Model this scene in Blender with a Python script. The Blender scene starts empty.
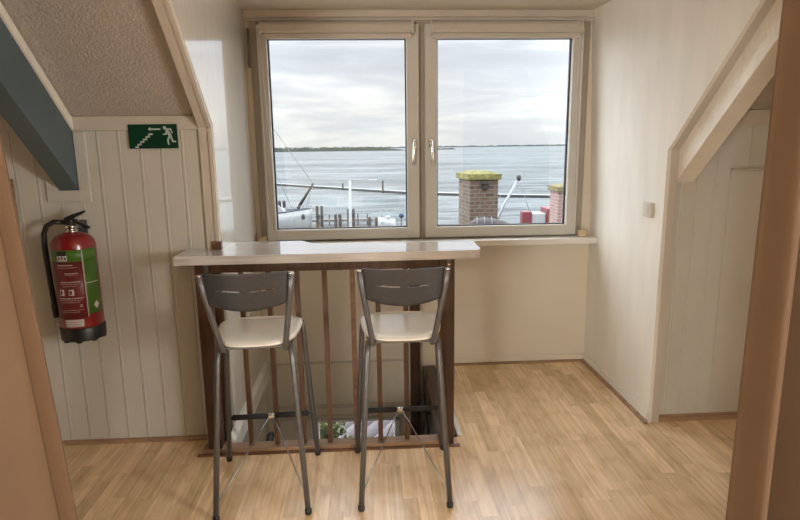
import bpy, bmesh, math, random
from math import sin, cos, pi, radians, sqrt, atan2
from mathutils import Vector, Matrix
random.seed(7)
C = bpy.context.scene.collection
S = bpy.context.scene

# ------------------------------------------------------------------ camera
pitch, yaw, roll = radians(11.05), radians(3.2), radians(0.75)
fw = Vector((sin(yaw)*cos(pitch), cos(yaw)*cos(pitch), -sin(pitch)))
r0 = Vector((cos(yaw), -sin(yaw), 0)); u0 = r0.cross(fw)
rt = cos(roll)*r0 - sin(roll)*u0; up = sin(roll)*r0 + cos(roll)*u0
cd = bpy.data.cameras.new('camera'); cam = bpy.data.objects.new('camera', cd); C.objects.link(cam)
cd.sensor_width = 36; cd.lens = 577/800*36; cd.clip_start = 0.05; cd.clip_end = 30000
m = Matrix((( rt.x, up.x, -fw.x, 0), (rt.y, up.y, -fw.y, 0), (rt.z, up.z, -fw.z, 1.55), (0,0,0,1)))
cam.matrix_world = m
S.camera = cam

# ------------------------------------------------------------------ view + world
S.view_settings.view_transform = 'Standard'; S.view_settings.look = 'None'
S.view_settings.gamma = 1; S.view_settings.use_curve_mapping = False
S.view_settings.exposure = 0.0
W = bpy.data.worlds.new('overcast_sky'); S.world = W; W.use_nodes = True
nt = W.node_tree; nt.nodes.clear(); N = nt.nodes.new; LK = nt.links.new
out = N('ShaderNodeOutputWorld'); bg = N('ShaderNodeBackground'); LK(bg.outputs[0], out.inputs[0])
tc = N('ShaderNodeTexCoord'); sep = N('ShaderNodeSeparateXYZ'); LK(tc.outputs['Generated'], sep.inputs[0])
mp = N('ShaderNodeMapping'); mp.inputs['Scale'].default_value = (2.2, 2.2, 15); mp.inputs['Rotation'].default_value = (0, radians(3), 0)
mp.inputs['Location'].default_value = (3.1, 0.4, 0.9)
LK(tc.outputs['Generated'], mp.inputs[0])
n1 = N('ShaderNodeTexNoise'); n1.inputs['Scale'].default_value = 1.6; n1.inputs['Detail'].default_value = 7
n1.inputs['Roughness'].default_value = 0.55; n1.inputs['Distortion'].default_value = 0.5
LK(mp.outputs[0], n1.inputs['Vector'])
def ramp(stops, inp, interp='LINEAR'):
    r = N('ShaderNodeValToRGB'); r.color_ramp.interpolation = interp
    e = r.color_ramp.elements
    while len(e) < len(stops): e.new(0.5)
    for el, (p, c) in zip(e, stops):
        el.position = p; el.color = (*c, 1)
    LK(inp, r.inputs[0]); return r.outputs[0]
# elevation colour (dir z: 0 horizon .. 1 zenith)
SKY_G = 1.0
el = ramp([(0.0, (0.80,0.81,0.81)), (0.05, (0.88,0.89,0.90)), (0.10, (0.89,0.91,0.95)), (0.16, (0.80,0.83,0.90)), (0.25, (0.72,0.75,0.81)), (1.0, (0.75,0.78,0.83))], sep.outputs['Z'])
cl = ramp([(0.34, (0.86,0.88,0.91)), (0.47, (0.95,0.97,0.99)), (0.58, (1.14,1.14,1.12)), (0.70, (1.25,1.24,1.21))], n1.outputs['Fac'])
mx = N('ShaderNodeMix'); mx.data_type = 'RGBA'; mx.blend_type = 'MULTIPLY'; mx.inputs[0].default_value = 1
LK(el, mx.inputs[6]); LK(cl, mx.inputs[7]); LK(mx.outputs[2], bg.inputs[0])
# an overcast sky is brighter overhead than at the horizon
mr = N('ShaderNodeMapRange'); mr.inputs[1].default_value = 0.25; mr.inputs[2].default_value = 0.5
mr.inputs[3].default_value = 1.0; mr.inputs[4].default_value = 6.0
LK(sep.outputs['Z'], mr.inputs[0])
# sky glow added left of the view to brighten the right dormer wall
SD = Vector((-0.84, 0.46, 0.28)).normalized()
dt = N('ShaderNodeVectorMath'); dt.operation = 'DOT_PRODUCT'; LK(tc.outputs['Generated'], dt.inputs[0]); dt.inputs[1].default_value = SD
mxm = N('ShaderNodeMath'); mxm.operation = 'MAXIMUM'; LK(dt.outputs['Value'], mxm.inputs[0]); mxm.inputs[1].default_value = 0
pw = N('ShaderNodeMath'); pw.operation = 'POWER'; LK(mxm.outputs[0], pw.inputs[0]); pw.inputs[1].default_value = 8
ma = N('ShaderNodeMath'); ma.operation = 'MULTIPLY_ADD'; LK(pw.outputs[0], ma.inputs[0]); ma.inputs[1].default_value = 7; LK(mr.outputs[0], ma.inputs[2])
# a second, fainter glow added on the right to brighten the left dormer wall
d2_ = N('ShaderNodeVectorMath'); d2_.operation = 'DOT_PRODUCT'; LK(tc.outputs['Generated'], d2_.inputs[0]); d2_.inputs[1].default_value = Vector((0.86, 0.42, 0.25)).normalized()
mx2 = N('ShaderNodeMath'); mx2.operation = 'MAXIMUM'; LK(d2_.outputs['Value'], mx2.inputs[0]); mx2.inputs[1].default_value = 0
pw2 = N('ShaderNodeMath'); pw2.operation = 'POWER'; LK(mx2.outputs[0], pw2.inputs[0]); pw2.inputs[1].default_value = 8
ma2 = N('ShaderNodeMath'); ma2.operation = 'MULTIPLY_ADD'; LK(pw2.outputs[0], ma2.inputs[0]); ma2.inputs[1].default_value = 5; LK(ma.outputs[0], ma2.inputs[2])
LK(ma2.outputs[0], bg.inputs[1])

def area(name, loc, rot, sx, sy, power, col):
    l = bpy.data.lights.new(name, 'AREA'); l.shape = 'RECTANGLE'; l.size = sx; l.size_y = sy
    l.energy = power; l.color = col
    o = bpy.data.objects.new(name, l); C.objects.link(o); o.location = loc; o.rotation_euler = rot; return o
# added fill lights out of view: one behind left, one at the right wall
area('fill_light_left', (-2.6, -4.4, 1.75), (radians(90), 0, radians(-16)), 1.2, 1.1, 190, (1.0, 0.96, 0.91))
area('fill_light_right', (3.55, -1.1, 1.5), (radians(90), 0, radians(80)), 1.0, 1.3, 175, (1.0, 0.98, 0.95))

# ------------------------------------------------------------------ materials
def mat(name, col, rough=0.5, metal=0.0, spec=0.5, noise=None, bump=None, coat=0):
    """noise=(scale, amount, stretch) colour variation; bump=(scale, strength, distance, stretch)"""
    M = bpy.data.materials.new(name); M.use_nodes = True; t = M.node_tree
    b = t.nodes['Principled BSDF']; b.inputs['Base Color'].default_value = (*col, 1)
    b.inputs['Roughness'].default_value = rough; b.inputs['Metallic'].default_value = metal
    b.inputs['Specular IOR Level'].default_value = spec; b.inputs['Coat Weight'].default_value = coat
    c = t.nodes.new('ShaderNodeTexCoord')
    def nz(scale, st, det=5):
        mpn = t.nodes.new('ShaderNodeMapping'); mpn.inputs['Scale'].default_value = st
        t.links.new(c.outputs['Object'], mpn.inputs[0])
        n = t.nodes.new('ShaderNodeTexNoise'); n.inputs['Scale'].default_value = scale; n.inputs['Detail'].default_value = det
        t.links.new(mpn.outputs[0], n.inputs['Vector']); return n
    if noise:
        n = nz(noise[0], noise[2] if len(noise) > 2 else (1,1,1))
        r = t.nodes.new('ShaderNodeValToRGB'); a = noise[1]
        r.color_ramp.elements[0].position = 0.3; r.color_ramp.elements[1].position = 0.7
        r.color_ramp.elements[0].color = (*[v*(1-a) for v in col], 1)
        r.color_ramp.elements[1].color = (*[min(1, v*(1+a)) for v in col], 1)
        t.links.new(n.outputs['Fac'], r.inputs[0]); t.links.new(r.outputs[0], b.inputs['Base Color'])
    if bump:
        n = nz(bump[0], bump[3] if len(bump) > 3 else (1,1,1), 3)
        bp = t.nodes.new('ShaderNodeBump'); bp.inputs['Strength'].default_value = bump[1]; bp.inputs['Distance'].default_value = bump[2]
        t.links.new(n.outputs['Fac'], bp.inputs['Height']); t.links.new(bp.outputs[0], b.inputs['Normal'])
    return M
M = {}
M['panel'] = mat('panel_paint', (0.565,0.545,0.49), 0.42, noise=(2.5, 0.05), bump=(30, 0.15, 0.002, (1,1,0.15)))
M['trim'] = mat('trim_paint', (0.56,0.51,0.44), 0.4, noise=(3, 0.05), bump=(20, 0.1, 0.002))
M['gloss'] = mat('gloss_wall_paint', (0.74,0.71,0.64), 0.16, spec=0.8, noise=(2, 0.03), bump=(9, 0.35, 0.004, (1,2.2,0.3)), coat=1.0)
M['wallpaper'] = mat('wall_paint', (0.80,0.77,0.70), 0.5, spec=0.4, noise=(9, 0.045, (1,1,0.25)), bump=(55, 0.25, 0.002, (1,1,0.3)))
M['backwall'] = mat('window_wall_paint', (0.74,0.68,0.57), 0.5, noise=(3, 0.03), bump=(60, 0.15, 0.002))
M['ceil'] = mat('ceiling_paint', (0.72,0.64,0.53), 0.6, noise=(3, 0.03))
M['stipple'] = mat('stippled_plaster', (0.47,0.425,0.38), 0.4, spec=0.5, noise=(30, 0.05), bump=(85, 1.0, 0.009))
M['teal'] = mat('teal_paint', (0.08,0.112,0.125), 0.45, noise=(5, 0.08), bump=(12, 0.15, 0.003, (4,1,1)))
M['beamcream'] = mat('cream_beam_paint', (0.80,0.75,0.66), 0.25, spec=0.6, noise=(8, 0.06), bump=(38, 0.7, 0.005))
M['frame'] = mat('window_frame_paint', (0.56,0.54,0.49), 0.32, noise=(3, 0.03))
M['frame_edge'] = mat('shaded_frame_paint', (0.36,0.31,0.25), 0.45, noise=(3, 0.05))  # darkened to carry the shade of the backlit frame
M['gasket'] = mat('black_rubber', (0.015,0.015,0.015), 0.5)
M['white'] = mat('white_paint', (0.78,0.76,0.71), 0.3)
M['blind'] = mat('blind_fabric', (0.52,0.47,0.40), 0.6, bump=(200, 0.2, 0.001))
M['laminate'] = mat('pale_laminate', (0.74,0.72,0.70), 0.14, spec=0.9, noise=(4, 0.06, (0.5,6,6)), bump=(5, 0.04, 0.001), coat=1.0)
M['laminate_edge'] = mat('laminate_edge', (0.60,0.58,0.565), 0.4, noise=(5, 0.18, (0.8,8,14)))
M['balwood'] = mat('stained_baluster_wood', (0.105,0.052,0.029), 0.4, noise=(9, 0.35, (5,5,0.6)))
M['darkwood'] = mat('stained_dark_wood', (0.058,0.027,0.015), 0.38, noise=(9, 0.45, (5,5,0.6)), bump=(20, 0.1, 0.001, (4,4,0.4)))
M['midwood'] = mat('stained_mid_wood', (0.17,0.09,0.05), 0.4, noise=(8, 0.35, (0.6,5,5)), bump=(20, 0.1, 0.001))
M['plinth'] = mat('worn_brown_wood', (0.29,0.18,0.11), 0.45, noise=(8, 0.3, (0.6,5,5)))
M['sillwood'] = mat('skirting_wood', (0.32,0.20,0.12), 0.4, noise=(8, 0.25, (0.8,4,4)))
M['blockwood'] = mat('light_wood_block', (0.66,0.52,0.32), 0.5, noise=(20, 0.2))
M['metal'] = mat('grey_metallic_paint', (0.15,0.155,0.165), 0.36, metal=0.6, noise=(60, 0.06))
M['metalback'] = mat('grey_backrest_paint', (0.050,0.051,0.056), 0.42, metal=0.35, noise=(80, 0.08))
M['chrome'] = mat('chrome', (0.75,0.74,0.72), 0.15, metal=1)
M['rodsteel'] = mat('dull_steel', (0.30,0.30,0.29), 0.35, metal=0.9)
M['black'] = mat('black_plastic', (0.012,0.012,0.013), 0.42)
M['foam'] = mat('black_foam', (0.014,0.014,0.015), 0.75, bump=(200, 0.4, 0.001))
M['vinyl'] = mat('cream_vinyl', (0.84,0.82,0.76), 0.26, spec=0.6, noise=(6, 0.04), bump=(12, 0.08, 0.003))
M['red'] = mat('extinguisher_red', (0.21,0.007,0.010), 0.28, spec=0.6, coat=0.3)
M['redlabel'] = mat('dark_red_label', (0.14,0.016,0.02), 0.4)
M['green'] = mat('green_label', (0.065,0.16,0.020), 0.4)
M['signgreen'] = mat('sign_green', (0.003,0.042,0.020), 0.35)
M['signwhite'] = mat('sign_white', (0.50,0.55,0.50), 0.5)
M['labelwhite'] = mat('label_white', (0.55,0.50,0.48), 0.5)
M['labelgrey'] = mat('label_grey_print', (0.36,0.20,0.19), 0.5)
M['switch'] = mat('switch_plastic', (0.62,0.58,0.50), 0.35)
M['curtain'] = mat('tan_curtain_cloth', (0.150,0.096,0.058), 0.72, spec=0.3, noise=(3, 0.05), bump=(320, 0.25, 0.001))
M['curtain_hem'] = mat('curtain_hem_cloth', (0.135,0.083,0.049), 0.75, spec=0.3, bump=(320, 0.25, 0.001))
M['exterior'] = mat('exterior_render', (0.5,0.48,0.44), 0.8, noise=(3, 0.1))
M['moss'] = mat('mossy_concrete', (0.16,0.148,0.05), 0.95, noise=(14, 0.45), bump=(25, 0.8, 0.02))
M['moss2'] = mat('mossy_pale_concrete', (0.16,0.135,0.06), 0.95, noise=(14, 0.3), bump=(25, 0.8, 0.02))
M['whiteboat'] = mat('white_gelcoat', (0.36,0.37,0.37), 0.25)
M['pile'] = mat('weathered_pile_wood', (0.045,0.040,0.036), 0.85, noise=(3, 0.4, (3,3,0.5)))
M['plank'] = mat('jetty_planks', (0.16,0.15,0.14), 0.8, noise=(3, 0.25))
M['rope'] = mat('grey_rigging', (0.25,0.26,0.28), 0.6)
M['navy'] = mat('navy_cover', (0.03,0.045,0.09), 0.6)
M['seagreen'] = mat('sea_green_stripe', (0.18,0.42,0.36), 0.4)
M['boatred'] = mat('boat_red', (0.17,0.03,0.036), 0.45)
M['polewhite'] = mat('pole_white', (0.32,0.33,0.34), 0.35)
M['land'] = mat('far_wooded_shore', (0.085,0.10,0.085), 0.95, noise=(0.01, 0.4))
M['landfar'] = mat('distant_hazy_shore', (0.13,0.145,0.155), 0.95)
M['stone'] = mat('breakwater_stone', (0.05,0.053,0.055), 0.9, noise=(0.6, 0.3))
M['paverock'] = mat('pale_concrete', (0.28,0.28,0.275), 0.8, noise=(0.6, 0.1))
M['ground'] = mat('quay_paving', (0.35,0.34,0.31), 0.85, noise=(1.2, 0.2))
M['tile'] = mat('roof_tile', (0.125,0.105,0.115), 0.6, noise=(6, 0.2))
M['leaf'] = mat('leaf_green', (0.11,0.145,0.05), 0.6, noise=(9, 0.5))
M['leaf2'] = mat('leaf_cream', (0.22,0.22,0.13), 0.6, noise=(9, 0.3))
M['tarp'] = mat('mauve_grey_canvas', (0.11,0.095,0.095), 0.8, noise=(22, 0.35, (3,1,1)), bump=(14, 1.0, 0.03, (5,1,1)))

def brick_mat(name, c1, c2, mortar, lich=0.0):
    Mt = bpy.data.materials.new(name); Mt.use_nodes = True; t = Mt.node_tree; b = t.nodes['Principled BSDF']
    b.inputs['Roughness'].default_value = 0.9
    c = t.nodes.new('ShaderNodeTexCoord'); s = t.nodes.new('ShaderNodeSeparateXYZ'); t.links.new(c.outputs['Object'], s.inputs[0])
    a = t.nodes.new('ShaderNodeMath'); t.links.new(s.outputs[0], a.inputs[0]); t.links.new(s.outputs[1], a.inputs[1])
    cb = t.nodes.new('ShaderNodeCombineXYZ'); t.links.new(a.outputs[0], cb.inputs[0]); t.links.new(s.outputs[2], cb.inputs[1])
    k = t.nodes.new('ShaderNodeTexBrick'); t.links.new(cb.outputs[0], k.inputs['Vector'])
    k.inputs['Scale'].default_value = 1; k.inputs['Brick Width'].default_value = 0.17; k.inputs['Row Height'].default_value = 0.064
    k.inputs['Mortar Size'].default_value = 0.008; k.inputs['Color1'].default_value = (*c1,1); k.inputs['Color2'].default_value = (*c2,1)
    k.inputs['Mortar'].default_value = (*mortar,1)
    n = t.nodes.new('ShaderNodeTexNoise'); n.inputs['Scale'].default_value = 9; n.inputs['Detail'].default_value = 6
    t.links.new(c.outputs['Object'], n.inputs['Vector'])
    r = t.nodes.new('ShaderNodeValToRGB'); r.color_ramp.elements[0].position = 0.52; r.color_ramp.elements[1].position = 0.66
    r.color_ramp.elements[0].color = (0,0,0,1); r.color_ramp.elements[1].color = (lich,lich,lich,1); t.links.new(n.outputs[0], r.inputs[0])
    mm = t.nodes.new('ShaderNodeMix'); mm.data_type = 'RGBA'; t.links.new(r.outputs[0], mm.inputs[0])
    t.links.new(k.outputs[0], mm.inputs[6]); mm.inputs[7].default_value = (0.14,0.135,0.08,1)
    t.links.new(mm.outputs[2], b.inputs['Base Color'])
    bp = t.nodes.new('ShaderNodeBump'); bp.inputs['Strength'].default_value = 0.6; bp.inputs['Distance'].default_value = 0.01; bp.invert = True
    t.links.new(k.outputs['Fac'], bp.inputs['Height']); t.links.new(bp.outputs[0], b.inputs['Normal'])
    return Mt
M['brick'] = brick_mat('weathered_brick', (0.075,0.040,0.028), (0.135,0.088,0.064), (0.15,0.13,0.105), 0.7)
M['brick2'] = brick_mat('pale_pink_brick', (0.24,0.12,0.10), (0.27,0.17,0.145), (0.30,0.26,0.24), 0.1)

def floor_mat():
    Mt = bpy.data.materials.new('oak_strip_laminate'); Mt.use_nodes = True; t = Mt.node_tree; b = t.nodes['Principled BSDF']
    NN = t.nodes.new; L = t.links.new
    c = NN('ShaderNodeTexCoord'); s = NN('ShaderNodeSeparateXYZ'); L(c.outputs['Object'], s.inputs[0])
    # per-row random shift so strip ends do not line up
    rw = NN('ShaderNodeMath'); rw.operation = 'DIVIDE'; L(s.outputs[0], rw.inputs[0]); rw.inputs[1].default_value = 0.066
    fl = NN('ShaderNodeMath'); fl.operation = 'FLOOR'; L(rw.outputs[0], fl.inputs[0])
    wn = NN('ShaderNodeTexWhiteNoise'); wn.noise_dimensions = '1D'; L(fl.outputs[0], wn.inputs['W'])
    ad = NN('ShaderNodeMath'); L(s.outputs[1], ad.inputs[0]); L(wn.outputs['Value'], ad.inputs[1])
    cb = NN('ShaderNodeCombineXYZ'); L(ad.outputs[0], cb.inputs[0]); L(s.outputs[0], cb.inputs[1])
    k = NN('ShaderNodeTexBrick'); k.offset = 0.0; L(cb.outputs[0], k.inputs['Vector'])
    k.inputs['Scale'].default_value = 1; k.inputs['Brick Width'].default_value = 0.46; k.inputs['Row Height'].default_value = 0.066
    k.inputs['Mortar Size'].default_value = 0.0007; k.inputs['Mortar Smooth'].default_value = 0.6; k.inputs['Bias'].default_value = 0.0
    k.inputs['Color1'].default_value = (0.0,0.0,0.0,1); k.inputs['Color2'].default_value = (1,1,1,1); k.inputs['Mortar'].default_value = (0.2,0.2,0.2,1)
    # grain: noise stretched along Y, shifted per strip
    off = NN('ShaderNodeVectorMath'); off.operation = 'MULTIPLY_ADD'; L(k.outputs['Color'], off.inputs[0]); off.inputs[1].default_value = (7,7,7); L(c.outputs['Object'], off.inputs[2])
    mpn = NN('ShaderNodeMapping'); mpn.inputs['Scale'].default_value = (46, 1.0, 1); L(off.outputs[0], mpn.inputs[0])
    n = NN('ShaderNodeTexNoise'); n.inputs['Scale'].default_value = 1.3; n.inputs['Detail'].default_value = 6; n.inputs['Distortion'].default_value = 0.35; L(mpn.outputs[0], n.inputs['Vector'])
    mp2 = NN('ShaderNodeMapping'); mp2.inputs['Scale'].default_value = (14, 1.3, 1); L(off.outputs[0], mp2.inputs[0])
    w = NN('ShaderNodeTexWave'); w.wave_type = 'RINGS'; w.inputs['Scale'].default_value = 1.1; w.inputs['Distortion'].default_value = 7; w.inputs['Detail'].default_value = 2.5; w.inputs['Detail Scale'].default_value = 0.8
    L(mp2.outputs[0], w.inputs['Vector'])
    r = NN('ShaderNodeValToRGB'); e = r.color_ramp.elements
    e[0].position = 0.0; e[0].color = (0.73,0.53,0.305,1); e[1].position = 1.0; e[1].color = (0.98,0.75,0.485,1)
    L(k.outputs['Color'], r.inputs[0])
    r2 = NN('ShaderNodeValToRGB'); r2.color_ramp.elements[0].position = 0.3; r2.color_ramp.elements[0].color = (0.79,0.74,0.68,1); r2.color_ramp.elements[1].position = 0.65; r2.color_ramp.elements[1].color = (1.04,1.04,1.04,1)
    L(n.outputs[0], r2.inputs[0])
    r3 = NN('ShaderNodeValToRGB'); r3.color_ramp.elements[0].position = 0.0; r3.color_ramp.elements[0].color = (0.92,0.885,0.84,1); r3.color_ramp.elements[1].position = 0.35; r3.color_ramp.elements[1].color = (1,1,1,1)
    L(w.outputs['Fac'], r3.inputs[0])
    m1 = NN('ShaderNodeMix'); m1.data_type = 'RGBA'; m1.blend_type = 'MULTIPLY'; m1.inputs[0].default_value = 1; L(r.outputs[0], m1.inputs[6]); L(r2.outputs[0], m1.inputs[7])
    m2 = NN('ShaderNodeMix'); m2.data_type = 'RGBA'; m2.blend_type = 'MULTIPLY'; m2.inputs[0].default_value = 1; L(m1.outputs[2], m2.inputs[6]); L(r3.outputs[0], m2.inputs[7])
    L(m2.outputs[2], b.inputs['Base Color'])
    b.inputs['Roughness'].default_value = 0.25; b.inputs['Specular IOR Level'].default_value = 0.8
    bp = NN('ShaderNodeBump'); bp.inputs['Strength'].default_value = 0.12; bp.inputs['Distance'].default_value = 0.002
    L(n.outputs[0], bp.inputs['Height']); L(bp.outputs[0], b.inputs['Normal'])
    return Mt
M['floor'] = floor_mat()

def sea_mat():
    Mt = bpy.data.materials.new('sea_water'); Mt.use_nodes = True; t = Mt.node_tree; b = t.nodes['Principled BSDF']
    NN = t.nodes.new; L = t.links.new
    c = NN('ShaderNodeTexCoord'); mpn = NN('ShaderNodeMapping'); mpn.inputs['Scale'].default_value = (0.25, 1, 1); L(c.outputs['Object'], mpn.inputs[0])
    n = NN('ShaderNodeTexNoise'); n.inputs['Scale'].default_value = 0.22; n.inputs['Detail'].default_value = 12; n.inputs['Roughness'].default_value = 0.85; L(mpn.outputs[0], n.inputs['Vector'])
    mp2 = NN('ShaderNodeMapping'); mp2.inputs['Scale'].default_value = (0.25, 1, 1); L(c.outputs['Object'], mp2.inputs[0])
    n2 = NN('ShaderNodeTexNoise'); n2.inputs['Scale'].default_value = 0.02; n2.inputs['Detail'].default_value = 6; L(mp2.outputs[0], n2.inputs['Vector'])
    r = NN('ShaderNodeValToRGB'); r.color_ramp.elements[0].position = 0.44; r.color_ramp.elements[1].position = 0.56
    r.color_ramp.elements[0].color = (0.030,0.037,0.040,1); r.color_ramp.elements[1].color = (0.150,0.165,0.166,1)
    mixf = NN('ShaderNodeMix'); mixf.inputs[0].default_value = 0.25; L(n.outputs[0], mixf.inputs[2]); L(n2.outputs[0], mixf.inputs[3]); L(mixf.outputs[0], r.inputs[0])
    L(r.outputs[0], b.inputs['Base Color']); b.inputs['Roughness'].default_value = 0.5; b.inputs['Specular IOR Level'].default_value = 0.15
    bp = NN('ShaderNodeBump'); bp.inputs['Strength'].default_value = 0.7; bp.inputs['Distance'].default_value = 0.5; L(n.outputs[0], bp.inputs['Height']); L(bp.outputs[0], b.inputs['Normal'])
    return Mt
M['sea'] = sea_mat()

def glass_mat():
    Mt = bpy.data.materials.new('window_glass'); Mt.use_nodes = True; t = Mt.node_tree; t.nodes.clear()
    NN = t.nodes.new; L = t.links.new
    o = NN('ShaderNodeOutputMaterial'); a = NN('ShaderNodeBsdfTransparent'); g = NN('ShaderNodeBsdfGlossy'); g.inputs['Roughness'].default_value = 0
    a.inputs[0].default_value = (0.97,0.98,0.975,1)
    lw = NN('ShaderNodeLayerWeight'); lw.inputs[0].default_value = 0.5; pw_ = NN('ShaderNodeMath'); pw_.operation = 'POWER'; pw_.inputs[1].default_value = 5; L(lw.outputs['Facing'], pw_.inputs[0])
    f = NN('ShaderNodeMath'); f.operation = 'MULTIPLY_ADD'; f.inputs[1].default_value = 0.9; f.inputs[2].default_value = 0.035; L(pw_.outputs[0], f.inputs[0]); x = NN('ShaderNodeMixShader')
    L(f.outputs[0], x.inputs[0]); L(a.outputs[0], x.inputs[1]); L(g.outputs[0], x.inputs[2]); L(x.outputs[0], o.inputs[0]); return Mt
M['glass'] = glass_mat()

# ------------------------------------------------------------------ mesh builder
def warp(mb):
    # the right dormer wall is not quite plumb: its rear top corner leans in
    bm = mb.bm
    for k in range(1, 8):
        z = 0.95+1.46*k/8
        bmesh.ops.bisect_plane(bm, geom=bm.verts[:]+bm.edges[:]+bm.faces[:], plane_co=(0,0,z), plane_no=(0,0,1))
    for k in range(6):
        y = 2.9+1.03*k/6
        bmesh.ops.bisect_plane(bm, geom=bm.verts[:]+bm.edges[:]+bm.faces[:], plane_co=(0,y,0), plane_no=(0,1,0))
    for v in bm.verts:
        v.co.x -= 0.062*max(0, min(1, (v.co.z-0.95)/1.46))*max(0, min(1, (v.co.y-2.9)/1.03))
    return mb
class MB:
    def __init__(s): s.bm = bmesh.new()
    def box(s, x0,x1,y0,y1,z0,z1, bev=0):
        b = bmesh.new()
        vs = [b.verts.new((x,y,z)) for x in (x0,x1) for y in (y0,y1) for z in (z0,z1)]
        for f in ((0,1,3,2),(4,6,7,5),(0,4,5,1),(2,3,7,6),(0,2,6,4),(1,5,7,3)): b.faces.new([vs[i] for i in f])
        if bev: bmesh.ops.bevel(b, geom=b.edges[:], offset=bev, segments=2, affect='EDGES', profile=0.5)
        s._merge(b); return s
    def _merge(s, b):
        me = bpy.data.meshes.new('tmp'); b.to_mesh(me); b.free(); s.bm.from_mesh(me); bpy.data.meshes.remove(me)
    def prism(s, poly, a, lo, hi, bev=0):
        """extrude polygon (2D in the two other axes, in order) along axis a from lo to hi"""
        b = bmesh.new()
        def P(u, v, w): return (w,u,v) if a == 'x' else ((u,w,v) if a == 'y' else (u,v,w))
        A = [b.verts.new(P(u,v,lo)) for u,v in poly]; B = [b.verts.new(P(u,v,hi)) for u,v in poly]
        b.faces.new(A); b.faces.new(B[::-1]); n = len(poly)
        for i in range(n): b.faces.new([A[i], B[i], B[(i+1)%n], A[(i+1)%n]])
        bmesh.ops.recalc_face_normals(b, faces=b.faces[:])
        if bev: bmesh.ops.bevel(b, geom=b.edges[:], offset=bev, segments=2, affect='EDGES', profile=0.5)
        s._merge(b); return s
    def tube(s, pts, r, seg=12, caps=True):
        pts = [Vector(p) for p in pts]; n = len(pts)
        rr = r if isinstance(r, (list,tuple)) else [r]*n
        b = bmesh.new(); rings = []
        t0 = (pts[1]-pts[0]).normalized()
        nrm = t0.cross(Vector((0,0,1)))
        if nrm.length < 1e-3: nrm = t0.cross(Vector((0,1,0)))
        nrm.normalize()
        for i in range(n):
            if i == 0: t = pts[1]-pts[0]
            elif i == n-1: t = pts[-1]-pts[-2]
            else: t = (pts[i+1]-pts[i]).normalized() + (pts[i]-pts[i-1]).normalized()
            t.normalize(); nrm = (nrm - t*nrm.dot(t)).normalized(); bi = t.cross(nrm)
            rings.append([b.verts.new(pts[i] + rr[i]*(cos(2*pi*k/seg)*nrm + sin(2*pi*k/seg)*bi)) for k in range(seg)])
        for i in range(n-1):
            for k in range(seg): f = b.faces.new([rings[i][k], rings[i][(k+1)%seg], rings[i+1][(k+1)%seg], rings[i+1][k]]); f.smooth = True
        if caps: b.faces.new(rings[0][::-1]); b.faces.new(rings[-1])
        s._merge(b); return s
    def lathe(s, prof, c=(0,0,0), seg=32, axis='z'):
        b = bmesh.new(); rings = []
        for r, z in prof:
            ring = []
            for k in range(seg):
                a = 2*pi*k/seg; q = (r*cos(a), r*sin(a), z)
                if axis == 'y': q = (r*cos(a), z, r*sin(a))
                if axis == 'x': q = (z, r*cos(a), r*sin(a))
                ring.append(b.verts.new((q[0]+c[0], q[1]+c[1], q[2]+c[2])))
            rings.append(ring)
        for i in range(len(rings)-1):
            for k in range(seg): f = b.faces.new([rings[i][k], rings[i][(k+1)%seg], rings[i+1][(k+1)%seg], rings[i+1][k]]); f.smooth = True
        b.faces.new(rings[0][::-1]); b.faces.new(rings[-1])
        bmesh.ops.recalc_face_normals(b, faces=b.faces[:])
        s._merge(b); return s
    def grid(s, fn, nu, nv, thick=0, smooth=True):
        """surface fn(u,v)->Vector; thick gives it a real thickness along its normal"""
        b = bmesh.new(); G = [[Vector(fn(i/nu, j/nv)) for j in range(nv+1)] for i in range(nu+1)]
        def nrm(i, j):
            du = G[min(i+1,nu)][j]-G[max(i-1,0)][j]; dv = G[i][min(j+1,nv)]-G[i][max(j-1,0)]
            return du.cross(dv).normalized()
        T = [[b.verts.new(G[i][j]) for j in range(nv+1)] for i in range(nu+1)]
        for i in range(nu):
            for j in range(nv): f = b.faces.new([T[i][j],T[i+1][j],T[i+1][j+1],T[i][j+1]]); f.smooth = smooth
        if thick:
            U = [[b.verts.new(G[i][j]-nrm(i,j)*thick) for j in range(nv+1)] for i in range(nu+1)]
            for i in range(nu):
                for j in range(nv): f = b.faces.new([U[i][j],U[i][j+1],U[i+1][j+1],U[i+1][j]]); f.smooth = smooth
            for i in range(nu):
                b.faces.new([T[i][0],U[i][0],U[i+1][0],T[i+1][0]]); b.faces.new([T[i][nv],T[i+1][nv],U[i+1][nv],U[i][nv]])
            for j in range(nv):
                b.faces.new([T[0][j],T[0][j+1],U[0][j+1],U[0][j]]); b.faces.new([T[nu][j],U[nu][j],U[nu][j+1],T[nu][j+1]])
        s._merge(b); return s
    def rot(s, ang, axis, c):
        bmesh.ops.rotate(s.bm, verts=s.bm.verts[:], cent=Vector(c), matrix=Matrix.Rotation(ang, 3, axis)); return s
    def build(s, name, material, parent=None, smooth=False):
        """vertices are given in world coordinates; they are moved into the parent's frame"""
        o0 = Vector((0,0,0))
        if parent is not None:
            o0 = Vector(parent.location) if parent.parent is None else Vector(parent.parent.location)
            rel = o0
        else: rel = Vector((0,0,0))
        if parent is not None: bmesh.ops.translate(s.bm, verts=s.bm.verts[:], vec=-rel)
        me = bpy.data.meshes.new(name); s.bm.to_mesh(me); s.bm.free()
        me.materials.append(material)
        if smooth:
            for p in me.polygons: p.use_smooth = True
        o = bpy.data.objects.new(name, me); C.objects.link(o)
        if parent is not None: o.parent = parent
        return o
def tag(o, label, cat, group=None, kind=None):
    o['label'] = label; o['category'] = cat
    if group: o['group'] = group
    if kind: o['kind'] = kind
    return o
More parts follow.
